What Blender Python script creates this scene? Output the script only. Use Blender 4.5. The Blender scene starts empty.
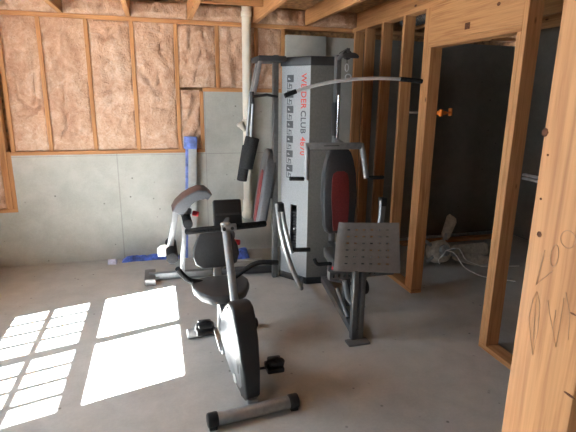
import bpy, bmesh, math, random
from mathutils import Vector, Matrix, noise
random.seed(4)
C = bpy.context.scene.collection
S = bpy.context.scene
PI = math.pi

# ------------------------------------------------------------------ camera, sky, sun, exposure
cam_d = bpy.data.cameras.new('camera')
cam_d.sensor_width = 36.0
cam_d.lens = 466.0 / 576.0 * 36.0
cam_d.clip_start = 0.05
cam = bpy.data.objects.new('camera', cam_d)
C.objects.link(cam)
yw, pt, rl = math.radians(15.7), math.radians(14.2), math.radians(0.69)
fw = Vector((math.sin(yw)*math.cos(pt), math.cos(yw)*math.cos(pt), -math.sin(pt)))
rt = Vector((math.cos(yw), -math.sin(yw), 0))
up = rt.cross(fw)
rt2 = math.cos(rl)*rt + math.sin(rl)*up
up2 = -math.sin(rl)*rt + math.cos(rl)*up
m = Matrix((rt2, up2, -fw)).transposed().to_4x4()
m.translation = Vector((0, 0, 1.69))
cam.matrix_world = m
S.camera = cam

world = bpy.data.worlds.new('sky')
S.world = world
world.use_nodes = True
bg = world.node_tree.nodes['Background']
bg.inputs[0].default_value = (0.74, 0.88, 1.0, 1)
bg.inputs[1].default_value = 8.0

sun_d = bpy.data.lights.new('sun', 'SUN')
sun_d.energy = 85.0
sun_d.angle = math.radians(0.55)
sun_d.color = (0.97, 0.985, 1.0)
sun = bpy.data.objects.new('sun', sun_d)
C.objects.link(sun)
AZ, TE = math.radians(15.5), 1.12
sd = Vector((math.cos(AZ), math.sin(AZ), -TE)).normalized()
sun.rotation_euler = sd.to_track_quat('-Z', 'Y').to_euler()
sun.location = (-6, 1, 8)

def portal(name, y0, y1, z0, z1, x=-1.90):
    d = bpy.data.lights.new(name, 'AREA')
    d.shape = 'RECTANGLE'
    d.size = z1 - z0
    d.size_y = y1 - y0
    d.cycles.is_portal = True
    o = bpy.data.objects.new(name, d)
    o.location = (x, (y0+y1)/2, (z0+z1)/2)
    o.rotation_euler = (0, -PI/2, 0)
    C.objects.link(o)

WIN = [(2.13, 3.60, 0.78, 2.25), (-0.40, 0.30, 1.25, 2.1)]  # second entry: unseen window added and sized to brighten the near post
for i, w in enumerate(WIN):
    portal('daylight_portal', *w)

S.view_settings.view_transform = 'Standard'
S.view_settings.look = 'None'
S.view_settings.exposure = 1.85
S.view_settings.gamma = 1.0
S.view_settings.use_curve_mapping = False
S.cycles.max_bounces = 10
S.cycles.diffuse_bounces = 7
S.cycles.sample_clamp_indirect = 6.0
S.cycles.caustics_reflective = False
S.cycles.caustics_refractive = False

# ------------------------------------------------------------------ materials
def lin(r, g, b):
    f = lambda c: c/12.92 if c <= 0.04045 else ((c+0.055)/1.055)**2.4
    return (f(r/255), f(g/255), f(b/255), 1)

class NT:
    def __init__(s, name):
        s.m = bpy.data.materials.new(name)
        s.m.use_nodes = True
        s.t = s.m.node_tree
        s.b = s.t.nodes['Principled BSDF']
    def n(s, kind, **kw):
        nd = s.t.nodes.new(kind)
        for k, v in kw.items():
            setattr(nd, k, v)
        return nd
    def l(s, a, b):
        s.t.links.new(a, b)
    def coords(s, scale=(1, 1, 1), rand=True):
        tc = s.n('ShaderNodeTexCoord')
        mp = s.n('ShaderNodeMapping')
        mp.inputs['Scale'].default_value = scale
        s.l(tc.outputs['Object'], mp.inputs['Vector'])
        if rand:
            oi = s.n('ShaderNodeObjectInfo')
            ml = s.n('ShaderNodeMath', operation='MULTIPLY')
            ml.inputs[1].default_value = 37.0
            s.l(oi.outputs['Random'], ml.inputs[0])
            cx = s.n('ShaderNodeCombineXYZ')
            for k in range(3):
                s.l(ml.outputs[0], cx.inputs[k])
            s.l(cx.outputs[0], mp.inputs['Location'])
        return mp.outputs[0]
    def noise(s, vec, scale, detail=4, rough=0.55, dist=0.0):
        nd = s.n('ShaderNodeTexNoise')
        nd.inputs['Scale'].default_value = scale
        nd.inputs['Detail'].default_value = detail
        nd.inputs['Roughness'].default_value = rough
        nd.inputs['Distortion'].default_value = dist
        s.l(vec, nd.inputs['Vector'])
        return nd.outputs['Fac']
    def ramp(s, fac, stops):
        nd = s.n('ShaderNodeValToRGB')
        e = nd.color_ramp.elements
        e[0].position, e[0].color = stops[0]
        e[1].position, e[1].color = stops[-1]
        for p, c in stops[1:-1]:
            x = e.new(p); x.color = c
        s.l(fac, nd.inputs[0])
        return nd.outputs[0]
    def mix(s, fac, a, b, mode='MIX'):
        nd = s.n('ShaderNodeMix', data_type='RGBA', blend_type=mode)
        for sock, v in ((nd.inputs[0], fac), (nd.inputs[6], a), (nd.inputs[7], b)):
            if hasattr(v, 'is_linked'):
                s.l(v, sock)
            else:
                sock.default_value = v
        return nd.outputs[2]
    def col(s, c):
        if hasattr(c, 'is_linked'):
            s.l(c, s.b.inputs['Base Color'])
        else:
            s.b.inputs['Base Color'].default_value = c
    def bump(s, h, st=0.3, d=0.01):
        nd = s.n('ShaderNodeBump')
        nd.inputs['Strength'].default_value = st
        nd.inputs['Distance'].default_value = d
        s.l(h, nd.inputs['Height'])
        s.l(nd.outputs[0], s.b.inputs['Normal'])
    def fin(s, rough=0.6, metal=0.0, spec=0.5):
        s.b.inputs['Roughness'].default_value = rough
        s.b.inputs['Metallic'].default_value = metal
        s.b.inputs['Specular IOR Level'].default_value = spec
        return s.m

def wood(name, axis, light=(202, 150, 102), dark=(164, 110, 68), knots=True):
    t = NT(name)
    sc = [9, 9, 9]; sc[axis] = 0.55
    v = t.coords(tuple(sc))
    g = t.noise(v, 3.2, 6, 0.6, 0.6)
    base = t.ramp(g, [(0.3, lin(*dark)), (0.52, lin(*light)), (0.75, lin(*[c*0.93 for c in light]))])
    sc2 = [60, 60, 60]; sc2[axis] = 1.2
    fine = t.noise(t.coords(tuple(sc2)), 2.0, 2)
    base = t.mix(0.25, base, t.ramp(fine, [(0.35, lin(*[c*0.8 for c in dark])), (0.6, lin(*light))]))
    if knots:
        sk = [9, 9, 9]; sk[axis] = 4.0
        vo = t.n('ShaderNodeTexVoronoi')
        vo.inputs['Scale'].default_value = 1.0
        t.l(t.coords(tuple(sk)), vo.inputs['Vector'])
        k = t.ramp(vo.outputs['Distance'], [(0.05, (1, 1, 1, 1)), (0.12, (0, 0, 0, 1))])
        rc = t.n('ShaderNodeSeparateColor')
        t.l(vo.outputs['Color'], rc.inputs[0])
        gate = t.n('ShaderNodeMath', operation='GREATER_THAN')
        gate.inputs[1].default_value = 0.58
        t.l(rc.outputs[0], gate.inputs[0])
        mu = t.n('ShaderNodeMath', operation='MULTIPLY')
        t.l(k, mu.inputs[0]); t.l(gate.outputs[0], mu.inputs[1])
        base = t.mix(mu.outputs[0], base, lin(88, 50, 28))
    oi = t.n('ShaderNodeObjectInfo')
    tint = t.ramp(oi.outputs['Random'], [(0.0, (0.80, 0.76, 0.70, 1)), (1.0, (1.0, 1.0, 1.0, 1))])
    base = t.mix(1.0, base, tint, 'MULTIPLY')
    t.col(base)
    t.bump(fine, 0.15, 0.002)
    return t.fin(0.62, 0, 0.35)

def concrete(name, c0, c1, c2, scale=1.0, rough=0.8, spec=0.3, seams=(), pits=True):
    t = NT(name)
    v = t.coords((1, 1, 1), False)
    big = t.noise(v, 1.1*scale, 6, 0.62, 0.3)
    base = t.ramp(big, [(0.3, lin(*c0)), (0.5, lin(*c1)), (0.7, lin(*c2))])
    mid = t.noise(v, 7*scale, 5, 0.65, 0.4)
    base = t.mix(0.35, base, t.ramp(mid, [(0.35, lin(*c0)), (0.65, lin(*c2))]))
    fine = t.noise(v, 60, 3, 0.6)
    base = t.mix(0.05, base, t.ramp(fine, [(0.4, lin(*[c*0.6 for c in c0])), (0.6, lin(*c2))]))
    if pits:
        vo = t.n('ShaderNodeTexVoronoi')
        vo.inputs['Scale'].default_value = 9.0
        t.l(v, vo.inputs['Vector'])
        k = t.ramp(vo.outputs['Distance'], [(0.05, (1, 1, 1, 1)), (0.10, (0, 0, 0, 1))])
        gate = t.ramp(t.noise(v, 2.2, 2), [(0.44, (0, 0, 0, 1)), (0.58, (0.8, 0.8, 0.8, 1))])
        base = t.mix(t.mix(1.0, k, gate, 'MULTIPLY'), base, lin(*[c*0.55 for c in c0]))
    if seams:
        sx = t.n('ShaderNodeSeparateXYZ')
        t.l(v, sx.inputs[0])
        for ax, pos, w in seams:
            a = t.n('ShaderNodeMath', operation='SUBTRACT'); a.inputs[1].default_value = pos
            t.l(sx.outputs[ax], a.inputs[0])
            b = t.n('ShaderNodeMath', operation='ABSOLUTE'); t.l(a.outputs[0], b.inputs[0])
            c = t.n('ShaderNodeMath', operation='LESS_THAN'); c.inputs[1].default_value = w
            t.l(b.outputs[0], c.inputs[0])
            d = t.n('ShaderNodeMath', operation='MULTIPLY'); d.inputs[1].default_value = 0.32
            t.l(c.outputs[0], d.inputs[0])
            base = t.mix(d.outputs[0], base, lin(*[q*0.62 for q in c0]))
    t.col(base)
    t.bump(mid, 0.12, 0.01)
    return t.fin(rough, 0, spec)

def plain(name, c, rough=0.5, metal=0.0, spec=0.5, var=0.10, nscale=30, bump=0.0):
    t = NT(name)
    v = t.coords((1, 1, 1))
    n = t.noise(v, nscale, 3)
    t.col(t.ramp(n, [(0.3, lin(*[max(0, q*(1-var)) for q in c])), (0.7, lin(*[min(255, q*(1+var)) for q in c]))]))
    if bump:
        t.bump(n, bump, 0.004)
    return t.fin(rough, metal, spec)

def insul(name, c0, c1, c2):
    t = NT(name)
    v = t.coords((1, 1, 1))
    n = t.noise(v, 5, 6, 0.65, 1.2)
    f = t.noise(v, 38, 4, 0.7, 0.6)
    base = t.ramp(n, [(0.28, lin(*c0)), (0.5, lin(*c1)), (0.72, lin(*c2))])
    base = t.mix(0.3, base, t.ramp(f, [(0.35, lin(*c0)), (0.65, lin(*c2))]))
    t.col(base)
    ad = t.n('ShaderNodeMath', operation='ADD')
    t.l(n, ad.inputs[0]); t.l(f, ad.inputs[1])
    t.bump(ad.outputs[0], 0.55, 0.03)
    return t.fin(0.75, 0, 0.25)

M = {}
M['wood_x'] = wood('pine_lumber_lengthwise', 0)
M['wood_y'] = wood('pine_lumber_depthwise', 1)
M['wood_z'] = wood('pine_lumber_upright', 2)
M['wood_osb'] = plain('subfloor_board', (150, 112, 74), 0.8, var=0.25, nscale=22)
M['floor'] = concrete('concrete_slab', (158, 158, 155), (175, 175, 172), (190, 190, 186), 0.8, 0.62, 0.4)
M['wall'] = concrete('foundation_concrete', (160, 161, 154), (178, 179, 172), (192, 193, 187), 0.9, 0.85, 0.2,
                     seams=((0, -0.40, 0.006), (0, 0.50, 0.004), (2, 1.105, 0.004)))
M['wall_shaded'] = concrete('shaded_foundation_concrete', (108, 104, 96), (120, 116, 108), (132, 128, 120), 0.9, 0.9, 0.15)  # darker copy of the foundation concrete; the dark room's shade is in its colour
M['insul'] = insul('pink_insulation', (170, 126, 98), (204, 166, 138), (226, 202, 182))
M['panel'] = plain('light_wallboard', (150, 128, 104), 0.9)
M['white_frame'] = plain('white_window_frame', (232, 232, 228), 0.5)
M['silver'] = plain('silver_painted_steel', (156, 158, 160), 0.38, 0.5, 0.5, 0.05)
M['bright_chrome'] = plain('bright_chrome', (214, 218, 222), 0.35, 0.2, 0.6, 0.02)
M['cover_grey'] = plain('satin_grey_plastic', (122, 125, 128), 0.4, 0.1, 0.5, 0.04)
M['fairing'] = plain('charcoal_plastic', (44, 45, 47), 0.42, 0, 0.5, 0.06)
M['chrome'] = plain('polished_steel', (205, 205, 205), 0.2, 0.95, 0.5, 0.03)
M['grey'] = plain('grey_painted_steel', (104, 104, 104), 0.42, 0.3, 0.5, 0.06)
M['grey_dark'] = plain('dark_grey_painted_steel', (66, 66, 68), 0.45, 0.2, 0.5, 0.06)
M['plate'] = plain('taupe_painted_steel', (146, 139, 134), 0.5, 0.1, 0.4, 0.04)
M['panel_silver'] = plain('speckled_silver_panel', (134, 137, 140), 0.5, 0.1, 0.4, 0.08, 160)
M['panel_grey'] = plain('grey_shroud_panel', (98, 96, 92), 0.5, 0.1, 0.4, 0.06, 60)
M['black'] = plain('black_plastic', (34, 34, 35), 0.45, 0, 0.5, 0.1)
M['foam'] = plain('black_foam', (38, 38, 39), 0.95, 0, 0.2, 0.3, 150, 0.4)
M['vinyl'] = plain('charcoal_vinyl', (54, 55, 57), 0.45, 0, 0.45, 0.08, 80, 0.1)
M['vinyl_grey'] = plain('grey_vinyl', (84, 86, 90), 0.45, 0, 0.45, 0.06, 80, 0.1)
M['red_vinyl'] = plain('red_vinyl', (118, 48, 48), 0.5, 0, 0.4, 0.1, 80, 0.1)
M['rust_vinyl'] = plain('faded_rust_vinyl', (108, 84, 77), 0.6, 0, 0.4, 0.1, 80, 0.1)
M['red'] = plain('red_plastic', (205, 40, 52), 0.4)
M['ink_red'] = plain('red_lettering', (172, 56, 42), 0.6)
M['ink_dark'] = plain('charcoal_lettering', (58, 60, 64), 0.6)
M['ink_grey'] = plain('grey_print', (140, 143, 146), 0.6)
M['cast'] = plain('cast_iron_plate', (40, 40, 42), 0.6, 0.3)
M['pvc'] = plain('white_pvc', (226, 220, 206), 0.4, 0, 0.5, 0.03, 6)
M['white_board'] = plain('white_painted_board', (188, 190, 188), 0.55, 0, 0.4, 0.04)
M['blue_film'] = plain('blue_plastic_film', (74, 104, 190), 0.3, 0, 0.6, 0.35, 14, 0.4)
M['pale_film'] = plain('pale_blue_plastic_film', (116, 136, 200), 0.35, 0, 0.6, 0.25, 14, 0.4)
M['bag'] = plain('lavender_plastic', (186, 184, 205), 0.3, 0, 0.6, 0.15, 20, 0.4)
M['orange'] = plain('orange_paint', (214, 120, 46), 0.5)
M['fan_white'] = plain('off_white_fan_enamel', (196, 190, 180), 0.45)
M['foil'] = plain('aluminium_foil', (210, 210, 212), 0.25, 0.9, 0.5, 0.2, 40, 0.9)
M['steel'] = plain('galvanised_steel', (176, 178, 180), 0.35, 0.8)
M['pencil'] = plain('pencil_lead', (172, 134, 102), 0.8)
M['knot'] = plain('dark_knot_wood', (92, 54, 32), 0.7, 0, 0.3, 0.3, 60)
M['ground'] = plain('pale_gravel_ground', (170, 165, 155), 0.9, 0, 0.2, 0.2, 3)

def film(name, tr, c):
    mt = bpy.data.materials.new(name); mt.use_nodes = True
    nt = mt.node_tree; nt.nodes.clear()
    out = nt.nodes.new('ShaderNodeOutputMaterial')
    mx = nt.nodes.new('ShaderNodeMixShader'); mx.inputs[0].default_value = tr
    a = nt.nodes.new('ShaderNodeBsdfDiffuse') if tr < 0.9 else nt.nodes.new('ShaderNodeBsdfGlossy')
    a.inputs['Color'].default_value = c
    b = nt.nodes.new('ShaderNodeBsdfTransparent')
    nt.links.new(a.outputs[0], mx.inputs[1]); nt.links.new(b.outputs[0], mx.inputs[2])
    nt.links.new(mx.outputs[0], out.inputs[0])
    return mt
M['glass'] = film('clear_window_glass', 0.93, (1, 1, 1, 1))
M['screen'] = film('grey_insect_screen', 0.5, (0.05, 0.05, 0.05, 1))

# ------------------------------------------------------------------ mesh helpers
class MB:
    def __init__(s):
        s.b = bmesh.new()
    def _merge(s, nb):
        me = bpy.data.meshes.new('tmp'); nb.to_mesh(me); nb.free()
        s.b.from_mesh(me); bpy.data.meshes.remove(me)
        return s
    def box(s, p0, p1, bev=0.0, seg=2):
        p0, p1 = Vector(p0), Vector(p1)
        return s.obox((p0+p1)/2, (p1-p0), None, bev, seg)
    def obox(s, c, size, rot=None, bev=0.0, seg=2):
        nb = bmesh.new()
        bmesh.ops.create_cube(nb, size=1)
        for v in nb.verts:
            v.co = Vector((v.co.x*abs(size[0]), v.co.y*abs(size[1]), v.co.z*abs(size[2])))
        if bev:
            bmesh.ops.bevel(nb, geom=list(nb.edges), offset=min(bev, 0.49*min(abs(q) for q in size)), segments=seg, profile=0.5, affect='EDGES')
        if rot is not None:
            bmesh.ops.transform(nb, matrix=rot.to_4x4(), verts=nb.verts)
        bmesh.ops.translate(nb, vec=Vector(c), verts=nb.verts)
        return s._merge(nb)
    def bar(s, a, b, w, d, bev=0.0, hint=(0, 0, 1)):
        """rectangular bar from a to b; w across, d along the hint side"""
        a, b = Vector(a), Vector(b)
        z = (b-a).normalized(); h = Vector(hint)
        if abs(z.dot(h)) > 0.95: h = Vector((0, 1, 0))
        x = h.cross(z).normalized(); y = z.cross(x)
        r = Matrix((x, y, z)).transposed()
        return s.obox((a+b)/2, (w, d, (b-a).length), r, bev)
    def tube(s, pts, r, n=12, caps=True, round_=0, radii=None):
        pts = [Vector(p) for p in pts]
        if round_ and len(pts) > 2:
            q = [pts[0]]
            for i in range(1, len(pts)-1):
                a, b, c = pts[i-1], pts[i], pts[i+1]
                d = min(round_, (a-b).length*0.49, (c-b).length*0.49)
                p0 = b+(a-b).normalized()*d; p2 = b+(c-b).normalized()*d
                for k in range(7):
                    t = k/6
                    q.append(p0*(1-t)**2+b*2*t*(1-t)+p2*t*t)
            q.append(pts[-1]); pts = q
        rings = []
        t0 = (pts[1]-pts[0]).normalized()
        u = t0.orthogonal().normalized()
        for i, p in enumerate(pts):
            if i == 0: t = t0
            elif i == len(pts)-1: t = (pts[-1]-pts[-2]).normalized()
            else: t = ((pts[i+1]-p).normalized()+(p-pts[i-1]).normalized()).normalized()
            u = (u-t*u.dot(t)).normalized(); w = t.cross(u)
            rr = radii[i] if radii else r
            rings.append([s.b.verts.new(p+(u*math.cos(2*PI*k/n)+w*math.sin(2*PI*k/n))*rr) for k in range(n)])
        for i in range(len(rings)-1):
            for k in range(n):
                s.b.faces.new((rings[i][k], rings[i][(k+1) % n], rings[i+1][(k+1) % n], rings[i+1][k]))
        if caps:
            s.b.faces.new(rings[0][::-1]); s.b.faces.new(rings[-1])
        return s
    def cyl(s, a, b, r, n=24, bev=0.0):
        a, b = Vector(a), Vector(b); d = b-a; L = d.length; t = d/L
        if bev:
            return s.tube([a, a+t*bev*0.3, a+t*bev, b-t*bev, b-t*bev*0.3, b], r, n, True, 0, [r-bev, r-bev*0.3, r, r, r-bev*0.3, r-bev])
        return s.tube([a, b], r, n)
    def prism(s, outline, o, ux, uy, depth, bev=0.0, seg=2):
        """outline in (ux, uy) about o, extruded along ux x uy by depth (centred)"""
        nb = bmesh.new()
        o, ux, uy = Vector(o), Vector(ux), Vector(uy); nz = ux.cross(uy).normalized()
        va = [nb.verts.new(o+ux*x+uy*y-nz*depth/2) for x, y in outline]
        vb = [nb.verts.new(o+ux*x+uy*y+nz*depth/2) for x, y in outline]
        nb.faces.new(va[::-1]); nb.faces.new(vb); k = len(va)
        for i in range(k):
            nb.faces.new((va[i], va[(i+1) % k], vb[(i+1) % k], vb[i]))
        if bev:
            ed = [e for e in nb.edges if (e.verts[0] in va) == (e.verts[1] in va)]
            bmesh.ops.bevel(nb, geom=ed, offset=bev, segments=seg, profile=0.5, affect='EDGES')
        bmesh.ops.recalc_face_normals(nb, faces=nb.faces)
        return s._merge(nb)
    def taper(s, o, ax, z0, z1, s0, s1):
        for v in s.b.verts:
            d = (v.co-o).dot(ax); k = min(1, max(0, (v.co.z-z0)/(z1-z0)))
            v.co += ax*d*(s0+(s1-s0)*k-1)
        return s
    def ball(s, c, r, sc=(1, 1, 1)):
        nb = bmesh.new()
        bmesh.ops.create_uvsphere(nb, u_segments=16, v_segments=10, radius=r)
        for v in nb.verts:
            v.co = Vector((v.co.x*sc[0], v.co.y*sc[1], v.co.z*sc[2]))+Vector(c)
        return s._merge(nb)
    def build(s, name, mat, parent=None, at=None, angle=35):
        """one mesh object; geometry is in world coordinates, the origin moves to its thing's base"""
        if parent is not None:
            org = Vector(parent['base'])
        else:
            org = Vector(at) if at is not None else Vector((0, 0, 0))
        bmesh.ops.recalc_face_normals(s.b, faces=s.b.faces)
        bmesh.ops.translate(s.b, vec=-org, verts=s.b.verts)
        me = bpy.data.meshes.new(name)
        s.b.to_mesh(me); s.b.free()
        for p in me.polygons: p.use_smooth = True
        me.set_sharp_from_angle(angle=math.radians(angle))
        me.materials.append(M[mat] if isinstance(mat, str) else mat)
        o = bpy.data.objects.new(name, me)
        C.objects.link(o)
        o['base'] = tuple(org)
        if parent is not None:
            o.parent = parent
        else:
            o.location = org
        return o

def thing(name, label, cat, loc, group=None):
    o = bpy.data.objects.new(name, None)
    o.empty_display_size = 0.1
    C.objects.link(o); o.location = loc; o['base'] = tuple(loc)
    return tag(o, label, cat, group)
def tag(o, label, cat, group=None, kind=None):
    o['label'] = label; o['category'] = cat
    if group: o['group'] = group
    if kind: o['kind'] = kind
    return o
def struct(o):
    o['kind'] = 'structure'
    return o
def base_of(p0, p1):
    return ((p0[0]+p1[0])/2, (p0[1]+p1[1])/2, min(p0[2], p1[2]))
def lumber(name, p0, p1, mat, label, cat, group=None, bev=0.003):
    o = MB().box(p0, p1, bev, 1).build(name, mat, at=base_of(p0, p1))
    return tag(o, label, cat, group)

# ------------------------------------------------------------------ room shell
LX, BY = -1.75, 5.036          # inner faces of the left and back foundation walls
PX = 2.12                      # room face of the open stud partition
CZ = 2.43                      # top of the plates, underside of the joists
RX, FY = 4.4, -1.7

struct(MB().box((LX-0.3, FY-0.2, -0.15), (RX+0.2, BY+0.4, 0)).build('floor', 'floor'))
struct(MB().box((LX-0.3, FY-0.2, CZ+0.16), (RX+0.2, BY+0.4, CZ+0.19)).build('ceiling', 'wood_osb'))

# stepped back foundation wall
ol = [(LX-0.2, 0), (RX, 0), (RX, 2.33), (1.36, 2.33), (1.36, 1.745), (0.49, 1.745), (0.49, 1.12), (-1.36, 1.12), (-1.36, 0.56), (LX-0.2, 0.56)]
wb = MB().prism(ol, (0, BY+0.1, 0), (1, 0, 0), (0, 0, 1), 0.2)
wb.box((1.36, BY-0.06, 0), (1.80, BY+0.02, 2.33), 0.004)
struct(wb.build('wall_back', 'wall'))
struct(MB().box((-1.36, BY+0.10, 1.12), (RX, BY+0.2, CZ+0.16)).box((LX-0.2, BY+0.10, 0.56), (-1.36, BY+0.2, CZ+0.16)).build('trim_1', 'wood_osb'))
# left wall: low foundation, notched under the windows, sheathing above
wl = MB()
def wall_span(mb, y0, y1, z0, z1, x0=LX-0.20, x1=LX): mb.box((x0, y0, z0), (x1, y1, z1))
wall_span(wl, FY, BY, 0, 0.56)
struct(wl.build('wall_left', 'wall'))
sh = MB()
ys = [FY, WIN[1][0]-0.04, WIN[1][1]+0.04, WIN[0][0]-0.04, WIN[0][1]+0.04, BY]
for i in (0, 2, 4):
    wall_span(sh, ys[i], ys[i+1] if i < 4 else BY+0.2, 0.56, CZ+0.16, LX-0.12, LX-0.10)
for w in WIN:
    wall_span(sh, w[0]-0.04, w[1]+0.04, 0.56, w[2]-0.04, LX-0.12, LX-0.10)
    wall_span(sh, w[0]-0.04, w[1]+0.04, w[3]+0.04, CZ+0.16, LX-0.12, LX-0.10)
struct(sh.build('trim_2', 'panel'))
struct(MB().box((RX, FY, 0), (RX+0.1, BY, CZ+0.16)).build('wall_right', 'wall_shaded'))
struct(MB().box((LX-0.2, FY-0.1, 0), (RX+0.1, FY, CZ+0.16)).build('wall_front', 'panel'))
struct(MB().box((2.205, BY-0.012, 0.0), (RX, BY-0.002, 2.33)).build('wall_shade_sheet', 'wall_shaded'))  # thin sheet over the back wall, the room's gloom painted into its colour
struct(MB().box((-16, -12, -0.2), (LX-0.32, 16, -0.1)).build('ground_outside', 'ground'))

# windows with muntins; the second is an added opening that lights the near post
def window(idx, y0, y1, z0, z1, muntin):
    f = MB(); x0, x1 = LX-0.11, LX-0.06
    f.box((x0, y0-0.06, z0-0.05), (x1, y0, z1+0.05)); f.box((x0, y1, z0-0.05), (x1, y1+0.06, z1+0.05))
    f.box((x0, y0, z0-0.05), (x1, y1, z0)); f.box((x0, y0, z1), (x1, y1, z1+0.05))
    ym = (y0+y1)/2
    f.box((LX-0.105, ym-0.045, z0), (LX-0.07, ym+0.045, z1))
    zr = (1.43, 1.563) if z0 < 1 else (1.60, 1.65)
    f.box((LX-0.10, y0, zr[0]), (LX-0.08, y1, zr[1]))
    fr = struct(f.build('window_%d' % idx, 'white_frame'))
    for a, b in ((y0, ym-0.045), (ym+0.045, y1)):
        for c, d, mun in ((z0, zr[0], True), (zr[1], z1, False)):
            g = MB()
            if mun:
                for k in (1, 2, 3):
                    yy = a+(b-a)*k/4; g.box((LX-0.10, yy-0.016, c), (LX-0.085, yy+0.016, d))
                zz = (c+d)/2; g.box((LX-0.10, a, zz-0.018), (LX-0.085, b, zz+0.018))
                g.build('muntin_grid', 'white_frame', fr)
                s_ = MB().box((LX-0.075, a, c), (LX-0.074, b, d)).build('insect_screen', 'screen', fr)
            MB().box((LX-0.092, a, c), (LX-0.089, b, d)).build('pane', 'glass', fr)
for i, w in enumerate(WIN):
    window(i+1, *w, True)

# ------------------------------------------------------------------ framing of the back wall
GB = 'studs of the back wall'
lumber('sill_plate', (LX, BY, 0.56), (-1.36, BY+0.09, 0.598), 'wood_x', 'short low pine sill plate at the left edge, below the lowered concrete step', 'plate')
lumber('wall_stud', (-1.398, BY, 0.598), (-1.361, BY+0.09, 1.158), 'wood_z', 'short pine stud at the left edge against the concrete step', 'stud')
lumber('wall_stud', (-1.46, BY, 0.598), (-1.40, BY+0.09, 2.39), 'wood_z', 'tall pine stud at the left edge running down past the concrete', 'stud')
lumber('sill_plate', (-1.36, BY, 1.12), (0.49, BY+0.09, 1.158), 'wood_x', 'long pine sill plate lying on the concrete below the tall insulation', 'plate')
lumber('sill_plate', (0.49, BY, 1.745), (1.36, BY+0.09, 1.783), 'wood_x', 'short raised pine sill plate on the concrete step behind the white pipe', 'plate')
lumber('top_plate', (LX, BY-0.002, 2.39), (RX, BY+0.09, CZ), 'wood_x', 'long pine top plate running along the back wall under the ceiling joists', 'plate')
lumber('wall_stud', (0.452, BY, 1.158), (0.49, BY+0.09, 1.745), 'wood_z', 'short pine stud against the concrete step right of the blue wrapped board', 'stud')
stud_l = [(-1.335, 1.158, 'pine stud at the left end of the long sill plate'),
          (-1.0, 1.158, 'pine stud right of the leftmost insulated bay on the back wall'),
          (-0.59, 1.158, 'pine stud between the second and third insulated bays'),
          (-0.18, 1.158, 'pine stud left of the pale bay above the blue wrapped board'),
          (0.235, 1.158, 'pine stud standing above the blue wrapped board on the back wall'),
          (0.645, 1.783, 'pine stud left of the white pipe on the raised sill'),
          (1.05, 1.783, 'pine stud behind the top of the weight tower, right of the white pipe'),
          (1.34, 1.783, 'pine stud against the tall concrete end behind the weight tower')]
for x, z, lb in stud_l:
    lumber('wall_stud', (x-0.019, BY+0.001, z), (x+0.019, BY+0.09, 2.39), 'wood_z', lb, 'stud', GB)

def batt(x0, x1, z0, z1, label, grp='insulation batts in the back wall', yb=BY+0.02, plane='y', bulge=0.03):
    nx, nz = max(6, int((x1-x0)/0.022)), max(6, int((z1-z0)/0.022))
    mb = MB(); off = Vector((random.random()*20, random.random()*20, random.random()*20))
    g = []
    for i in range(nx+1):
        row = []
        for j in range(nz+1):
            u, v = i/nx, j/nz
            x = x0+(x1-x0)*u; z = z0+(z1-z0)*v
            ed = min(1, min(u, 1-u)*5)*min(1, min(v, 1-v)*9)
            p = Vector((x*3, z*1.6, 0))+off
            ed = min(1, min(u, 1-u)*4)**0.7*min(1, min(v, 1-v)*10)
            q = Vector((x*4+0.5*noise.noise(p*1.3), z*0.9, 3))+off
            d = bulge*ed*(0.75+0.9*noise.fractal(p, 1.0, 2.0, 3)) + 0.014*ed*noise.noise(p*5)
            d -= 0.040*ed*max(0, 1-abs(noise.noise(q))*11)
            d -= 0.022*ed*max(0, 1-abs(noise.noise(p*1.8+Vector((9, 2, 0))))*10)
            row.append(mb.b.verts.new((x, yb-d, z) if plane == 'y' else (yb+d, x, z)))
        g.append(row)
    for i in range(nx):
        for j in range(nz):
            mb.b.faces.new((g[i][j], g[i+1][j], g[i+1][j+1], g[i][j+1]))
    # back and rim so the batt has its real thickness
    bk = 0.07
    bb = [[mb.b.verts.new((v.co.x, yb+bk, v.co.z) if plane == 'y' else (yb-bk, v.co.y, v.co.z)) for v in (r[0], r[-1])] for r in (g[0], g[-1])]
    mb.b.faces.new((bb[0][0], bb[0][1], bb[1][1], bb[1][0]))
    mb.b.faces.new([r[0] for r in g]+[bb[1][0], bb[0][0]])
    mb.b.faces.new([r[-1] for r in g]+[bb[1][1], bb[0][1]])
    mb.b.faces.new(g[0]+[bb[0][1], bb[0][0]])
    mb.b.faces.new(g[-1]+[bb[1][1], bb[1][0]])
    at = ((x0+x1)/2, yb, z0) if plane == 'y' else (yb, (x0+x1)/2, z0)
    return tag(mb.build('insulation_batt', 'insul', at=at, angle=80), label, 'insulation', grp)
e = 0.0195
batt(LX+0.01, -1.462, 0.60, 2.388, 'pink insulation batt at the far left edge, beyond the tall stud')
batt(-1.316, -1.0-e, 1.16, 2.388, 'pink insulation batt in the first full stud bay from the left')
batt(-1.0+e, -0.59-e, 1.16, 2.388, 'pink insulation batt in the second full stud bay from the left')
batt(-0.59+e, -0.18-e, 1.16, 2.388, 'pink insulation batt in the third full stud bay from the left')
batt(-0.18+e, 0.235-e, 1.16, 2.388, 'pale pink insulation batt in the bay just left of the blue wrapped board')
batt(0.235+e, 0.450, 1.16, 1.76, 'narrow pink insulation piece right of the blue wrapped board, beside the concrete step')
batt(0.235+e, 0.645-e, 1.787, 2.388, 'pink insulation batt above the concrete step, left of the white pipe')
batt(0.645+e, 1.05-e, 1.787, 2.388, 'pink insulation batt behind the top of the white pipe')
batt(1.05+e, 1.34-e, 1.787, 2.388, 'pink insulation batt above the weight tower, right of the white pipe')

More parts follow.
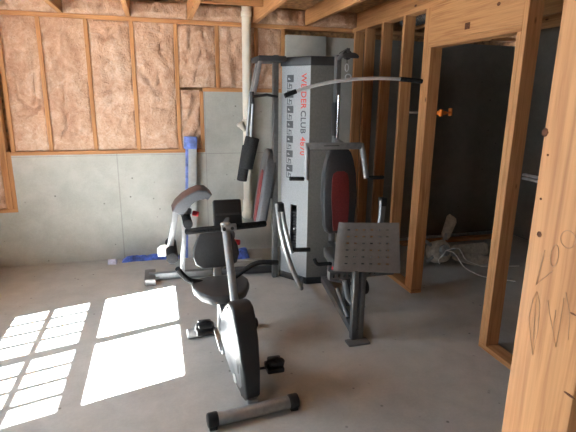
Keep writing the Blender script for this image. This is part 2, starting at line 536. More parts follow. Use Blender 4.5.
# left wall framing next to the corner
lumber('sill_plate', (LX-0.09, 3.80, 0.56), (LX, BY-0.002, 0.598), 'wood_y', 'pine sill plate on the low concrete of the left wall', 'plate')
lumber('top_plate', (LX-0.09, FY, 2.39), (LX, BY-0.004, CZ), 'wood_y', 'pine top plate along the left wall', 'plate')
for y, lb in ((5.0, 'pine stud of the left wall, in the wall corner'),
              (4.6, 'pine stud in the left wall between the corner and the window'),
              (4.2, 'pine stud in the left wall, third from the corner'),
              (3.80, 'pine stud in the left wall beside the window')):
    lumber('wall_stud', (LX-0.09, y-0.019, 0.598), (LX, y+0.019, 2.39), 'wood_z', lb, 'stud', 'studs of the left wall')
batt(4.62, 4.979, 0.60, 2.388, 'pink insulation batt in the left wall next to the corner', 'insulation batts in the left wall', LX-0.02, 'x')
batt(4.22, 4.579, 0.60, 2.388, 'pink insulation batt in the left wall, second bay from the corner', 'insulation batts in the left wall', LX-0.02, 'x')
batt(3.82, 4.179, 0.60, 2.388, 'pink insulation batt in the left wall beside the window', 'insulation batts in the left wall', LX-0.02, 'x')

# ------------------------------------------------------------------ ceiling joists and rim insulation
jx = [(-1.72, 'ceiling joist tight against the left wall'), (-1.40, 'ceiling joist at the left edge over the tall stud'), (-0.80, 'leftmost ceiling joist reaching the back plate in the photo'),
      (-0.20, 'ceiling joist above the third stud bay, second from the left'),
      (0.38, 'ceiling joist above the blue wrapped board, left of the white pipe'),
      (1.03, 'ceiling joist just right of the white pipe'),
      (1.60, 'ceiling joist above the weight tower'), (2.19, 'ceiling joist above the stud partition'),
      (2.8, 'ceiling joist in the dark room past the partition'), (3.4, 'ceiling joist in the middle of the dark room'),
      (4.0, 'ceiling joist at the far side of the dark room')]
for x, lb in jx:
    lumber('ceiling_joist', (x-0.022, FY, CZ+0.001), (x+0.022, BY+0.09, CZ+0.159), 'wood_y', 'pine '+lb, 'joist', 'ceiling joists')
lumber('blocking', (0.405, 4.50, CZ+0.07), (1.005, 4.538, CZ+0.159), 'wood_x', 'pine blocking board between two ceiling joists by the top of the white pipe', 'blocking')
for i in range(7):
    x0, x1 = jx[i][0]+0.024, jx[i+1][0]-0.024
    batt(x0, x1, CZ+0.004, CZ+0.158, 'crumpled insulation stuffed above the back plate, between the ' +
         ['two joists nearest the left wall', 'left edge joist and the next', 'first two joists left of centre', 'joists above the third and fourth bays', 'joists either side of the white pipe',
          'joists behind the weight tower', 'last joists before the partition'][i], 'insulation stuffed between the joists', BY-0.0, 'y', 0.06)

# ------------------------------------------------------------------ stud partition with the doorway
def pst(y0, y1, z0, z1, label, name='wall_stud', mat='wood_z', x0=PX, x1=PX+0.105, grp='studs of the partition'):
    return lumber(name, (x0, y0, z0), (x1, y1, z1), mat, label, 'stud', grp)
lumber('sole_plate', (PX, 3.442, 0), (PX+0.105, BY-0.015, 0.038), 'wood_y', 'pine sole plate on the floor under the partition studs behind the foot plate', 'plate')
lumber('sole_plate', (PX, 0.70, 0), (PX+0.105, 2.51, 0.038), 'wood_y', 'pine sole plate on the floor at the near side of the doorway', 'plate')
lumber('top_plate', (PX, 0.70, 2.39), (PX+0.105, BY-0.004, CZ), 'wood_y', 'pine top plate of the partition above the doorway', 'plate')
pst(3.442, 3.479, 0.038, 2.09, 'pine stud forming the far side of the doorway')
pst(3.480, 3.518, 0.038, 2.39, 'pine stud doubled behind the far doorway stud')
pst(3.519, 3.557, 0.038, 2.39, 'pine stud tripled at the far side of the doorway, nearest the weight machine')
pst(2.473, 2.510, 0.038, 2.09, 'pine stud lining the near side of the doorway under the header')
pst(2.434, 2.472, 0.038, 2.39, 'tall pine stud at the near side of the doorway, running past the header')
pst(3.885, 3.923, 0.038, 2.39, 'pine partition stud first beyond the doorway, behind the end of the long curved bar')
pst(4.29, 4.328, 0.038, 2.39, 'pine partition stud second beyond the doorway')
pst(4.67, 4.708, 0.038, 2.39, 'pine partition stud third beyond the doorway, deep in shade')
pst(4.95, 4.988, 0.038, 2.39, 'pine partition stud against the back wall')
pst(2.03, 2.068, 0.038, 2.39, 'pine partition stud between the doorway and the near post')
hdr = lumber('door_header', (PX, 2.4735, 2.129), (PX+0.105, 3.479, 2.39), 'wood_y', 'wide pine header beam above the doorway', 'beam')
MB().prism([(-0.028, -0.022), (0.028, -0.022), (0.028, 0.022), (-0.028, 0.022)], (PX-0.0004, 3.0, 2.19), (0, 1, 0), (0, 0, 1), 0.0012).build('knot', 'knot', hdr)
MB().prism([(0.016*math.cos(k*PI/6), 0.012*math.sin(k*PI/6)) for k in range(12)], (PX-0.0004, 2.70, 2.28), (0, 1, 0), (0, 0, 1), 0.0012).build('knot', 'knot', hdr)
lumber('header_plate', (PX, 2.473, 2.091), (PX+0.105, 3.479, 2.1285), 'wood_y', 'flat pine board under the header beam of the doorway', 'plate')

# the near post
NP = (0.62, 0.505, 0.642)
post = thing('framing_post', 'big pale pine post close to the camera at the right, with pencil scribbles', 'post', (NP[0]+0.019, 0.57, 0))
MB().box((NP[0], NP[1], 0), (NP[0]+0.038, NP[2], CZ), 0.004, 2).build('post_board', 'wood_z', post)
def wy(y, z): return (NP[0]-0.0004, y, z)
sc = MB()
def curve(pts, r=0.0006):
    sc.tube([wy(*p) for p in pts], r, 5)
curve([(0.6031, 1.447), (0.6070, 1.415), (0.6106, 1.381), (0.597, 1.398), (0.5817, 1.417)])
curve([(0.603, 1.440), (0.6085, 1.385)])
curve([(0.582+0.0075*math.cos(a), 1.444+0.019*math.sin(a)) for a in [k*2*PI/18 for k in range(19)]])
curve([(0.562+0.014*math.cos(a), 1.478+0.014*math.sin(a)) for a in [k*2*PI/18 for k in range(19)]])
curve([(0.6066, 1.371), (0.5959, 1.350), (0.5919, 1.3045), (0.5941, 1.255), (0.6033, 1.279), (0.6149, 1.316), (0.6121, 1.352), (0.6066, 1.371), (0.603, 1.3276), (0.5958, 1.2636)])
curve([(0.5814, 1.3655), (0.574, 1.345), (0.5657, 1.327), (0.5511, 1.2944), (0.5506, 1.335), (0.5517, 1.382)])
curve([(0.5628, 1.3558), (0.5622, 1.32)])
curve([(0.5499, 1.393), (0.5357, 1.36), (0.5315, 1.318)])
sc.build('pencil_scribble', 'pencil', post)
def knot(y, z, ry, rz, nm='knot'):
    n = 14
    MB().prism([(ry*math.cos(2*PI*k/n)*(1+0.15*math.sin(3*k)), rz*math.sin(2*PI*k/n)) for k in range(n)], wy(y, z), (0, 1, 0), (0, 0, 1), 0.0012).build(nm, 'knot', post)
knot(0.6195, 1.470, 0.0045, 0.005); knot(0.6385, 1.640, 0.006, 0.007); knot(0.6263, 1.604, 0.002, 0.002); knot(0.6273, 1.530, 0.002, 0.002)
knot(0.512, 1.230, 0.010, 0.002, 'crack'); knot(0.53, 1.364, 0.006, 0.0012, 'crack')

# ------------------------------------------------------------------ white drain pipe
pp = thing('drain_pipe', 'white plastic drain pipe standing up the back wall left of the weight tower', 'pipe', (0.93, 4.94, 0.36))
MB().cyl((0.93, 4.94, 0.52), (0.93, 4.94, CZ+0.16), 0.047, 28).build('pipe_shaft', 'pvc', pp)
MB().cyl((0.93, 4.94, 2.475), (0.93, 4.94, 2.525), 0.055, 28, 0.006).build('coupling', 'pvc', pp)
MB().cyl((0.93, 4.94, 1.36), (0.93, 4.94, 1.47), 0.055, 28, 0.006).build('coupling', 'pvc', pp)
MB().tube([(0.93, 4.94, 0.60), (0.93, 4.94, 0.46), (0.93, 4.99, 0.42), (0.93, BY+0.02, 0.415)], 0.055, 24, True, 0.06).build('elbow', 'pvc', pp)
MB().tube([(0.92, 4.94, 1.36), (0.875, 4.90, 1.39), (0.850, 4.89, 1.42)], 0.032, 18, True, 0.03).cyl((0.855, 4.89, 1.41), (0.838, 4.887, 1.435), 0.040, 18, 0.004).build('side_branch', 'pvc', pp)

# ------------------------------------------------------------------ board, blue plastic, scrap
bw = thing('wrapped_board', 'tall narrow white board wrapped in blue film, leaning on the back wall', 'board', (0.29, 4.93, 0))
a0, a1 = Vector((0.30, 4.90, 0.0)), Vector((0.36, 5.0, 1.26))
MB().bar(a0, a1, 0.085, 0.03, 0.003, (0, 1, 0)).build('board', 'white_board', bw)
MB().bar(a0+Vector((-0.057, 0, 0)), a1+Vector((-0.057, 0, -0.02)), 0.032, 0.026, 0.004, (0, 1, 0)).build('film_edge', 'pale_film', bw)
t_ = (a1-a0).normalized()
MB().bar(a1-t_*0.10+Vector((-0.022, 0, 0)), a1+t_*0.03+Vector((-0.022, 0, 0)), 0.137, 0.04, 0.008, (0, 1, 0)).build('film_wrap', 'pale_film', bw)

def crumple(x0, x1, y0, y1, h, name, mat, label, cat, n=60, k=10):
    mb = MB(); off = Vector((random.random()*9, 3, 1)); g = []
    for i in range(n+1):
        row = []
        for j in range(k+1):
            u, v = i/n, j/k
            x = x0+(x1-x0)*u; y = y0+(y1-y0)*v
            ed = max(0.0, math.sin(PI*v))*min(1, min(u, 1-u)*14)
            p = Vector((x*7, y*14, 0))+off
            z = 0.003+h*ed**0.6*(0.65+0.5*noise.fractal(p, 1, 2, 3))
            row.append(mb.b.verts.new((x+0.012*noise.noise(p*2), y+0.03*noise.noise(Vector((x*4, 0, 7)))+0.01*noise.noise(p*1.7), max(0.002, z))))
        g.append(row)
    for i in range(n):
        for j in range(k):
            mb.b.faces.new((g[i][j], g[i+1][j], g[i+1][j+1], g[i][j+1]))
    bot = [[mb.b.verts.new((v.co.x, v.co.y, 0.0005)) for v in (r[0], r[-1])] for r in g]
    for i in range(n):
        mb.b.faces.new((bot[i][0], bot[i][1], bot[i+1][1], bot[i+1][0]))
        mb.b.faces.new((g[i][0], g[i+1][0], bot[i+1][0], bot[i][0]))
        mb.b.faces.new((g[i][-1], g[i+1][-1], bot[i+1][1], bot[i][1]))
    mb.b.faces.new(g[0]+[bot[0][1], bot[0][0]]); mb.b.faces.new(g[-1]+[bot[-1][1], bot[-1][0]])
    o = mb.build(name, mat, at=((x0+x1)/2, (y0+y1)/2, 0), angle=60)
    return tag(o, label, cat)
crumple(-0.42, 0.17, 4.90, 5.0, 0.055, 'plastic_sheeting', 'blue_film', 'crumpled strip of blue plastic sheeting on the floor left of the leaning board', 'plastic sheet')
crumple(0.66, 0.90, 4.72, 4.92, 0.10, 'plastic_sheeting', 'blue_film', 'bunched blue plastic sheeting on the floor under the white pipe', 'plastic sheet', 40)
crumple(-0.56, -0.47, 4.86, 4.94, 0.05, 'plastic_scrap', 'bag', 'small lavender scrap of plastic on the floor at the end of the blue strip', 'plastic scrap', 20)
tag(MB().box((0.50, 4.64, 0), (1.02, 4.66, 0.018), 0.002).build('trim_strip', 'white_board', at=(0.76, 4.65, 0)), 'thin white strip on the floor in front of the bunched blue plastic', 'strip')

# ------------------------------------------------------------------ home gym
gym = thing('home_gym', 'large grey multi-station exercise machine with weight tower, pads and arms before the back wall', 'exercise machine', (1.3, 3.9, 0))
P0, P1, P2 = Vector((1.09, 4.13, 0)), Vector((1.275, 3.885, 0)), Vector((1.50, 3.865, 0))
P3, P4 = Vector((1.60, 4.20, 0)), Vector((1.22, 4.40, 0))
Z = Vector((0, 0, 1))
def panel_frame(a, b):
    u = (b-a).normalized(); n = u.cross(Z).normalized()      # n points to the room side
    return u, n, (b-a).length
u, n, L = panel_frame(P0, P1)
def pp_(x, z, d=0.0): return P0+u*x+Z*z+n*d
R_ = Matrix((u, n, Z)).transposed()
def slab(mb, x0, x1, z0, z1, d0, d1, bev=0.0):
    return mb.obox(pp_((x0+x1)/2, (z0+z1)/2, (d0+d1)/2), (x1-x0, d1-d0, z1-z0), R_, bev)
SX0, SX1, SZ0, SZ1 = 0.115, 0.185, 0.29, 0.74
mb = MB()
slab(mb, 0, SX0, 0.06, 1.96, -0.015, 0); slab(mb, SX1, L, 0.06, 1.96, -0.015, 0)
slab(mb, SX0, SX1, 0.06, SZ0, -0.015, 0); slab(mb, SX0, SX1, SZ1, 1.96, -0.015, 0)
fp = mb.build('front_panel', 'panel_silver', gym)
fp['label'] = 'speckled silver front panel with printed exercise chart'
u2, n2, L2 = panel_frame(P1, P2)
R2 = Matrix((u2, n2, Z)).transposed()
MB().obox(P1+u2*L2/2+Z*1.01-n2*0.0075, (L2, 0.015, 1.90), R2).build('side_panel', 'panel_grey', gym)
mb = MB()
for a, b in ((P2, P3), (P3, P4), (P4, P0)):
    uu, nn, LL = panel_frame(a, b)
    mb.obox((a+b)/2+Z*1.01-nn*0.008, (LL, 0.015, 1.90), Matrix((uu, nn, Z)).transposed())
mb.build('rear_panel', 'panel_grey', gym)
def ring(exp):
    c = (P0+P1+P2+P3+P4)/5
    return [tuple((c+(p-c)*exp).xy) for p in (P0, P1, P2, P3, P4)]
MB().prism(ring(1.05), (0, 0, 1.995), (1, 0, 0), (0, 1, 0), 0.075, 0.006).build('top_cap', 'black', gym)
MB().prism(ring(1.05), (0, 0, 0.032), (1, 0, 0), (0, 1, 0), 0.064, 0.008).build('base_cover', 'black', gym)
slab(MB(), SX0-0.01, SX1+0.01, 0.2, 0.8, -0.16, -0.15).build('stack_back', 'black', gym)
for k in range(13):
    z0 = 0.30+k*0.029
    slab(MB(), SX0-0.03, SX1+0.03, z0, z0+0.025, -0.14, -0.035, 0.003).build('weight_plate', 'cast', gym)
slab(MB(), SX0+0.030, SX0+0.04, 0.66, 0.78, -0.09, -0.08).build('guide_rod', 'chrome', gym)
MB().cyl(pp_(0.15, 0.51, -0.04), pp_(0.15, 0.51, -0.005), 0.008, 12).build('selector_pin', 'steel', gym)
# printed exercise chart: dark pictures, each above a line figure
mb = MB(); figs = []
for k in range(7):
    mg = MB(); figs.append(mg)
    zt = 1.885-k*0.130
    slab(mb, 0.060, 0.130, zt-0.062, zt, 0.0, 0.0015)
    slab(mg, 0.074, 0.084, zt-0.040, zt-0.024, 0.0015, 0.0022); slab(mg, 0.084, 0.096, zt-0.040, zt-0.034, 0.0015, 0.0022)
    slab(mb, 0.062, 0.068, zt-0.12, zt-0.066, 0.0, 0.0012); slab(mb, 0.068, 0.098, zt-0.12, zt-0.112, 0.0, 0.0012)
    slab(mb, 0.082, 0.090, zt-0.105, zt-0.07, 0.0, 0.0012); slab(mb, 0.090, 0.112, zt-0.09, zt-0.08, 0.0, 0.0012); slab(mb, 0.106, 0.112, zt-0.12, zt-0.09, 0.0, 0.0012)
ch = mb.build('exercise_chart', 'ink_dark', fp)
for mg in figs: mg.build('chart_figure', 'ink_grey', ch)
def lettering(txt, mat, along, across, size, parent, org, ex, ey, ez, space=1.0, bold=0.0):
    c = bpy.data.curves.new('txt', 'FONT'); c.body = txt; c.size = size; c.extrude = 0.0006; c.space_character = space; c.offset = bold
    o = bpy.data.objects.new('txt', c); C.objects.link(o)
    dg = bpy.context.evaluated_depsgraph_get()
    me = bpy.data.meshes.new_from_object(o.evaluated_get(dg))
    bpy.data.objects.remove(o)
    mat4 = Matrix((ex, ey, ez)).transposed().to_4x4(); mat4.translation = org-Vector(parent['base'])
    me.transform(mat4)
    w = max((v.co-mat4.translation).dot(ex) for v in me.vertices)
    me.materials.clear(); me.materials.append(M[mat])
    r = bpy.data.objects.new('lettering', me); C.objects.link(r); r.parent = parent; r['base'] = tuple(parent['base'])
    return w
# text reads downwards
ex, ey, ez = -Z, u, n
zt = 1.895
w = lettering('WEIDER', 'ink_red', 0, 0, 0.076, fp, pp_(0.214, zt, 0.001), ex, ey, ez, 1.08, 0.0014); zt -= w+0.012
w = lettering('CLUB', 'ink_dark', 0, 0, 0.076, fp, pp_(0.214, zt, 0.001), ex, ey, ez, 1.08, 0.0014); zt -= w+0.03
w = lettering('4870', 'ink_red', 0, 0, 0.076, fp, pp_(0.214, zt, 0.001), ex, ey, ez, 1.08, 0.0014)

# posts
LP = Vector((1.035, 4.14, 0)); RP = Vector((1.49, 3.82, 0))
MB().box((LP.x-0.025, LP.y-0.03, 0), (LP.x+0.022, LP.y+0.03, 2.05), 0.006).build('left_upright', 'grey', gym)
MB().box((RP.x-0.022, RP.y-0.03, 0.10), (RP.x+0.022, RP.y+0.03, 2.04), 0.006).build('right_upright', 'grey', gym)
MB().cyl((RP.x+0.0, RP.y-0.045, 1.36), (RP.x, RP.y-0.045, 1.72), 0.010, 12).build('guide_rod', 'chrome', gym)
MB().box((RP.x-0.032, RP.y-0.05, 1.38), (RP.x-0.0225, RP.y+0.03, 1.66), 0.003).build('adjustment_rail', 'black', gym)
# boom and pulley
PU = Vector((1.37, 3.31, 2.0))
MB().bar((RP.x, RP.y, 2.01), (PU.x, PU.y, 2.03), 0.022, 0.03, 0.004).build('boom', 'grey_dark', gym)
MB().prism([(0.062*math.cos(a), 0.028*math.sin(a)) for a in [k*PI/10 for k in range(11)]]+[(-0.058, -0.012), (0.058, -0.012)], PU+Vector((0.02, 0, -0.012)), (1, 0, 0), (0, 0, 1), 0.012, 0.002).build('pulley_guard', 'grey_dark', gym)
MB().cyl(PU+Vector((0.0, 0.012, 0.0)), PU+Vector((0.0, 0.032, 0.0)), 0.035, 24, 0.004).build('pulley_wheel', 'black', gym)
HK = Vector((1.362, 3.31, 1.865))
MB().tube([PU+Vector((-0.012, 0.0, 0.0)), HK+Vector((0, 0, 0.07))], 0.0035, 8).tube([PU+Vector((0, 0.02, 0.045)), (RP.x-0.01, RP.y-0.05, 2.05)], 0.0035, 8).build('cable', 'black', gym)
ca = MB()
ca.tube([HK+Vector((0.013*math.cos(t), 0, 0.045+0.026*math.sin(t))) for t in [k*2*PI/16 for k in range(17)]], 0.004, 8)
ca.build('carabiner', 'bright_chrome', gym)

# lat bar, hung from the cable
bar = thing('pull_bar', 'long curved chrome pull bar with black grip ends, hanging from the weight tower cable', 'bar', tuple(HK+Vector((0, 0, -0.03))))
BL, BM, BR = Vector((0.895, 3.31, 1.705)), Vector((1.36, 3.31, 1.838)), Vector((1.985, 3.31, 1.826))
pts = []
def bez(t, a, b, c, d): return a*(1-t)**3+b*3*t*(1-t)**2+c*3*t*t*(1-t)+d*t**3
c1, c2 = Vector((1.10, 3.31, 1.795)), Vector((1.46, 3.31, 1.875))
pts = [bez(k/40, BL, c1, c2, BR) for k in range(41)]
MB().tube(pts[5:36], 0.0125, 14).build('rod', 'bright_chrome', bar)
MB().tube(pts[:6], 0.017, 14).build('grip', 'foam', bar)
MB().tube(pts[35:], 0.017, 14).build('grip', 'foam', bar)
mid = min(pts, key=lambda p: abs(p.x-HK.x))
MB().tube([mid+Vector((0.022*math.cos(t), 0, 0.018+0.022*math.sin(t))) for t in [-0.6+k*(PI+1.2)/14 for k in range(15)]], 0.005, 8).build('hook_ring', 'bright_chrome', bar)

# press arm
PY = 3.42
pa = MB()
pa.bar((1.085, PY, 1.335), (1.565, PY, 1.33), 0.045, 0.05, 0.006)
pa = pa.build('press_crossbar', 'silver', gym)
MB().box((1.235, PY-0.0262, 1.334), (1.36, PY-0.0245, 1.34)).build('badge', 'ink_dark', pa)
for s, x0, x1 in ((-1, 1.105, 1.10), (1, 1.555, 1.605)):
    MB().tube([(x0, PY, 1.345), (x0+0.3*(x1-x0), PY-0.01, 1.28), (x1, PY-0.02, 1.075)], 0.022, 14).build('press_arm', 'silver', gym)
MB().cyl((1.085, PY-0.015, 1.085), (0.965, PY-0.015, 1.09), 0.016, 14, 0.004).build('press_grip', 'foam', gym)
MB().cyl((1.62, PY-0.015, 1.075), (1.76, PY-0.015, 1.075), 0.016, 14, 0.004).build('press_grip', 'foam', gym)
MB().bar((1.40, PY+0.01, 1.335), (RP.x, RP.y-0.03, 1.34), 0.04, 0.04, 0.005).build('press_link', 'grey', gym)

# right station back pad
def pad_outline(wt, wm, wb, z0, z1, k=8):
    pts = []
    h = z1-z0
    prof = [(0.0, wb*0.70), (0.03, wb*0.92), (0.09, wb), (0.45, wm), (0.70, wm*0.88), (0.86, (wm*0.6+wt*0.4)*0.86), (0.95, wt), (0.985, wt*0.8), (1.0, wt*0.45)]
    return [(w/2, z0+h*t) for t, w in prof]+[(-w/2, z0+h*t) for t, w in reversed(prof)]
lean = Vector((0, 0.09, 1)).normalized()
bp = MB().prism(pad_outline(0.20, 0.31, 0.26, 0, 0.70), (1.425, 3.50, 0.60), (1, 0, 0), lean, 0.075, 0.022, 3).build('back_pad', 'vinyl', gym, angle=50)
ins = [(-0.065, 0.03), (0.065, 0.03), (0.078, 0.30), (0.074, 0.45), (0.062, 0.50), (0.03, 0.52), (-0.03, 0.52), (-0.062, 0.50), (-0.074, 0.45), (-0.078, 0.30)]
MB().prism(ins, Vector((1.425, 3.50, 0.60))+Vector((0, -0.038, 0)), (1, 0, 0), lean, 0.008, 0.003).build('pad_insert', 'red_vinyl', bp)
MB().bar((1.45, 3.54, 0.95), (1.485, 3.80, 0.95), 0.06, 0.05).bar((1.45, 3.52, 0.70), (1.485, 3.80, 0.70), 0.06, 0.05).build('pad_bracket', 'grey_dark', gym)
# seat
st = MB().prism([(-0.15, 0.0), (-0.16, 0.10), (-0.145, 0.28), (-0.12, 0.36), (0.12, 0.36), (0.145, 0.28), (0.16, 0.10), (0.15, 0)], (1.395, 3.08, 0.475), (1, 0, 0), (0, 1, 0), 0.07, 0.02, 3).build('seat', 'vinyl', gym, angle=50)
MB().bar((1.39, 3.15, 0.41), (1.47, 3.80, 0.41), 0.05, 0.05, 0.004).build('seat_rail', 'grey_dark', gym)
MB().box((1.365, 3.18, 0.08), (1.415, 3.24, 0.42), 0.004).build('seat_support', 'grey_dark', gym)
MB().cyl((1.225, 3.10, 0.44), (1.255, 3.10, 0.44), 0.020, 16, 0.004).build('adjustment_knob', 'red', gym)
MB().tube([(1.10, 3.16, 0.51), (1.12, 3.16, 0.465), (1.24, 3.16, 0.465), (1.37, 3.18, 0.40)], 0.014, 12, True, 0.03).build('seat_handle', 'foam', gym)
# floor rail, front post and foot
MB().bar((1.44, 3.85, 0.05), (1.305, 2.78, 0.05), 0.06, 0.06, 0.005).build('floor_rail', 'grey', gym)
MB().box((1.22, 2.715, 0), (1.385, 2.80, 0.016), 0.004).build('foot', 'grey', gym)
MB().box((1.262, 2.775, 0.015), (1.298, 2.825, 0.54), 0.004).box((1.314, 2.775, 0.015), (1.352, 2.825, 0.54), 0.004).build('front_post', 'grey', gym)
cb = MB()
for z0, z1 in ((0.445, 0.462), (0.488, 0.505)):
    cb.box((1.12, 2.88, z0), (1.62, 2.93, z1))
for k in range(13):
    x = 1.12+0.04*k
    cb.box((x, 2.88, 0.462), (x+0.022, 2.93, 0.488))
cb.build('perforated_crossbar', 'grey', gym)
MB().tube([(1.225, 2.86, 0.44), (1.245, 2.84, 0.32), (1.30, 2.82, 0.24)], 0.017, 12).build('link_arm', 'silver', gym)
MB().tube([(1.25, 3.05, 0.30), (1.25, 2.83, 0.17)], 0.016, 12).build('link_arm', 'grey', gym)
MB().cyl((1.40, 2.92, 0.355), (1.425, 2.92, 0.355), 0.055, 24, 0.006).cyl((1.37, 2.92, 0.355), (1.39, 2.92, 0.355), 0.055, 24, 0.006).cyl((1.33, 2.92, 0.355), (1.44, 2.92, 0.355), 0.012, 12).build('pulley_wheel', 'black', gym)
MB().box((1.38, 2.895, 0.37), (1.41, 2.915, 0.45)).build('pulley_bracket', 'grey', gym)
# perforated foot plate
def plate_pt(a, b):                                     # a 0..1 left to right, b 0..1 bottom to top
    bl, br = Vector((1.125, 2.80, 0.55)), Vector((1.56, 2.685, 0.545))
    tl, tr = Vector((1.185, 2.89, 0.862)), Vector((1.575, 2.775, 0.868))
    p = (bl*(1-a)+br*a)*(1-b)+(tl*(1-a)+tr*a)*b
    if a < 0.06: p = p+Vector((0.012*b*(1-b)*4*(-0.5), 0.02*(0.06-a)/0.06, 0))
    return p
xs = [0.0, 0.03, 0.06]; holes_x = []
for k in range(6):
    a = 0.16+k*0.128
    xs += [a-0.022, a+0.022]; holes_x.append(a)
xs += [0.97, 1.0]
zs = [0.0]; holes_z = []
for k in range(6):
    b = 0.15+k*0.14
    zs += [b-0.013, b+0.013]; holes_z.append(b)
zs += [1.0]
mb = MB(); g = [[mb.b.verts.new(plate_pt(a, b)) for b in zs] for a in xs]
for i in range(len(xs)-1):
    for j in range(len(zs)-1):
        am, bm_ = (xs[i]+xs[i+1])/2, (zs[j]+zs[j+1])/2
        if any(abs(am-h) < 1e-6 for h in holes_x) and any(abs(bm_-h) < 1e-6 for h in holes_z): continue
        mb.b.faces.new((g[i][j], g[i+1][j], g[i+1][j+1], g[i][j+1]))
bmesh.ops.solidify(mb.b, geom=list(mb.b.faces), thickness=0.006)
# folded rim along the bottom
mb.bar(plate_pt(0.0, 0)+Vector((0, 0.012, 0.0)), plate_pt(1, 0)+Vector((0, 0.012, 0)), 0.012, 0.03)
mb.build('foot_plate', 'plate', gym)
MB().bar((1.30, 2.84, 0.50), (1.34, 2.865, 0.72), 0.06, 0.02, 0.003, (0, 1, 0)).build('plate_mount', 'grey', gym)

# swing arms with grips at either side of the right station
for s in (-1, 1):
    cx = 1.31 if s < 0 else 1.328
    X = lambda x: cx+s*(cx-x)
    MB().tube([(X(0.875), 3.42, 0.895), (X(0.885), 3.40, 0.76), (X(0.925), 3.38, 0.55), (X(0.985), 3.36, 0.36), (X(1.06), 3.34, 0.20)], 0.020, 14, True, 0.1).build('swing_arm', 'silver', gym)
    MB().tube([(X(0.905), 3.40, 0.88), (X(0.918), 3.37, 0.74), (X(0.975), 3.34, 0.51)], 0.017, 14, True, 0.1).build('swing_arm', 'silver', gym)
    MB().cyl((X(0.962), 3.345, 0.535), (X(1.125), 3.345, 0.525), 0.017, 14, 0.004).build('swing_grip', 'foam', gym)
    MB().box((X(0.868), 3.37, 0.84), (X(0.915), 3.44, 0.905), 0.004).build('arm_cap', 'black', gym)
    MB().tube([(X(1.06), 3.34, 0.20), (X(1.11), 3.50, 0.13), (X(1.24), 3.90, 0.05)], 0.014, 10).build('arm_link', 'grey_dark', gym)

# left station: pec arms, back pad, floor rail, curl pad
LY = 4.30
MB().box((0.86, 4.02, 1.99), (1.10, 4.36, 2.035), 0.006).build('arm_bracket', 'grey_dark', gym)
for y0, xo, zo in ((4.06, 0.0, 0.0), (4.34, 0.03, -0.10)):
    MB().bar((0.885+xo, y0, 2.02+zo*0.3), (0.82+xo, y0, 1.70), 0.03, 0.05, 0.004, (0, 1, 0)).build('pec_arm', 'silver', gym)
    MB().tube([(0.822+xo, y0, 1.74), (0.80+xo*0.5, y0-0.01, 1.40), (0.795+xo*0.5, y0-0.02, 1.34+zo)], 0.014, 12).build('pec_tube', 'silver', gym)
    MB().cyl((0.806+xo*0.2, y0-0.02, 1.355+zo), (0.742+xo*0.4, y0-0.02, 1.085+zo*1.6), 0.062 if xo == 0 else 0.048, 22, 0.008).build('pec_foam', 'foam', gym)
MB().tube([(0.815, 4.03, 1.70), (0.93, 4.03, 1.715), (1.04, 4.10, 1.70)], 0.012, 10).build('pec_lever', 'black', gym)
MB().tube([(0.80, 4.03, 1.74), (0.80, 4.03, 1.64)], 0.018, 10).build('pivot', 'black', gym)
ln = Vector((0.165, 0, 1)).normalized()
lp = MB().prism(pad_outline(0.20, 0.29, 0.24, 0, 0.72), (0.895, LY-0.08, 0.52), (0, 1, 0), ln, 0.085, 0.024, 3).build('back_pad', 'vinyl_grey', gym, angle=50)
MB().prism([(a*0.62, b) for a, b in ins], Vector((0.895, LY-0.08, 0.52))+Vector((-0.044, 0, 0.008)), (0, 1, 0), ln, 0.010, 0.003).build('pad_insert', 'red_vinyl', lp)
MB().bar((0.985, 4.24, 1.10), (1.055, 4.18, 1.10), 0.05, 0.09, 0.004).bar((0.95, 4.24, 0.80), (1.055, 4.18, 0.80), 0.05, 0.06, 0.004).build('pad_bracket', 'black', gym)
MB().bar((-0.14, LY+0.02, 0.045), (0.45, LY, 0.045), 0.06, 0.06, 0.005).build('floor_rail', 'cover_grey', gym)
MB().bar((0.45, LY, 0.045), (1.06, LY-0.06, 0.045), 0.06, 0.06, 0.005).build('floor_rail', 'grey_dark', gym)
MB().box((-0.18, LY-0.12, 0), (-0.08, LY+0.16, 0.065), 0.008).build('rail_foot', 'grey', gym)
MB().box((0.36, LY-0.14, 0.40), (0.66, LY+0.14, 0.47), 0.02, 3).build('seat', 'vinyl', gym)
MB().box((0.50, LY-0.03, 0.07), (0.56, LY+0.03, 0.41), 0.004).build('seat_support', 'grey', gym)
MB().bar((0.165, LY, 0.06), (0.215, LY, 0.66), 0.045, 0.05, 0.004, (0, 1, 0)).build('front_post', 'silver', gym)
MB().bar((0.135, LY-0.06, 0.69), (0.055, LY-0.06, 0.30), 0.055, 0.04, 0.004, (0, 1, 0)).build('leg_lever', 'silver', gym)
MB().bar((0.12, LY-0.06, 0.68), (0.27, LY-0.03, 0.665), 0.03, 0.05, 0.004).build('lever_pivot', 'grey', gym)
MB().cyl((0.225, LY-0.25, 0.60), (0.225, LY+0.2, 0.60), 0.042, 20, 0.006).build('foam_roller', 'foam', gym)
MB().cyl((0.075, LY-0.30, 0.31), (0.075, LY+0.2, 0.31), 0.052, 20, 0.010).build('foam_roller', 'foam', gym)
MB().prism([(-0.05, -0.05), (0.05, -0.055), (0.05, 0.045), (0.02, 0.06), (-0.02, 0.055), (-0.05, 0.03)], (0.0, LY-0.05, 0.31), (1, 0, 0), (0, 0, 1), 0.02, 0.003).build('lever_plate', 'white_board', gym)
MB().cyl((0.28, LY-0.08, 0.66), (0.33, LY-0.10, 0.65), 0.024, 14, 0.005).build('adjustment_knob', 'red', gym)
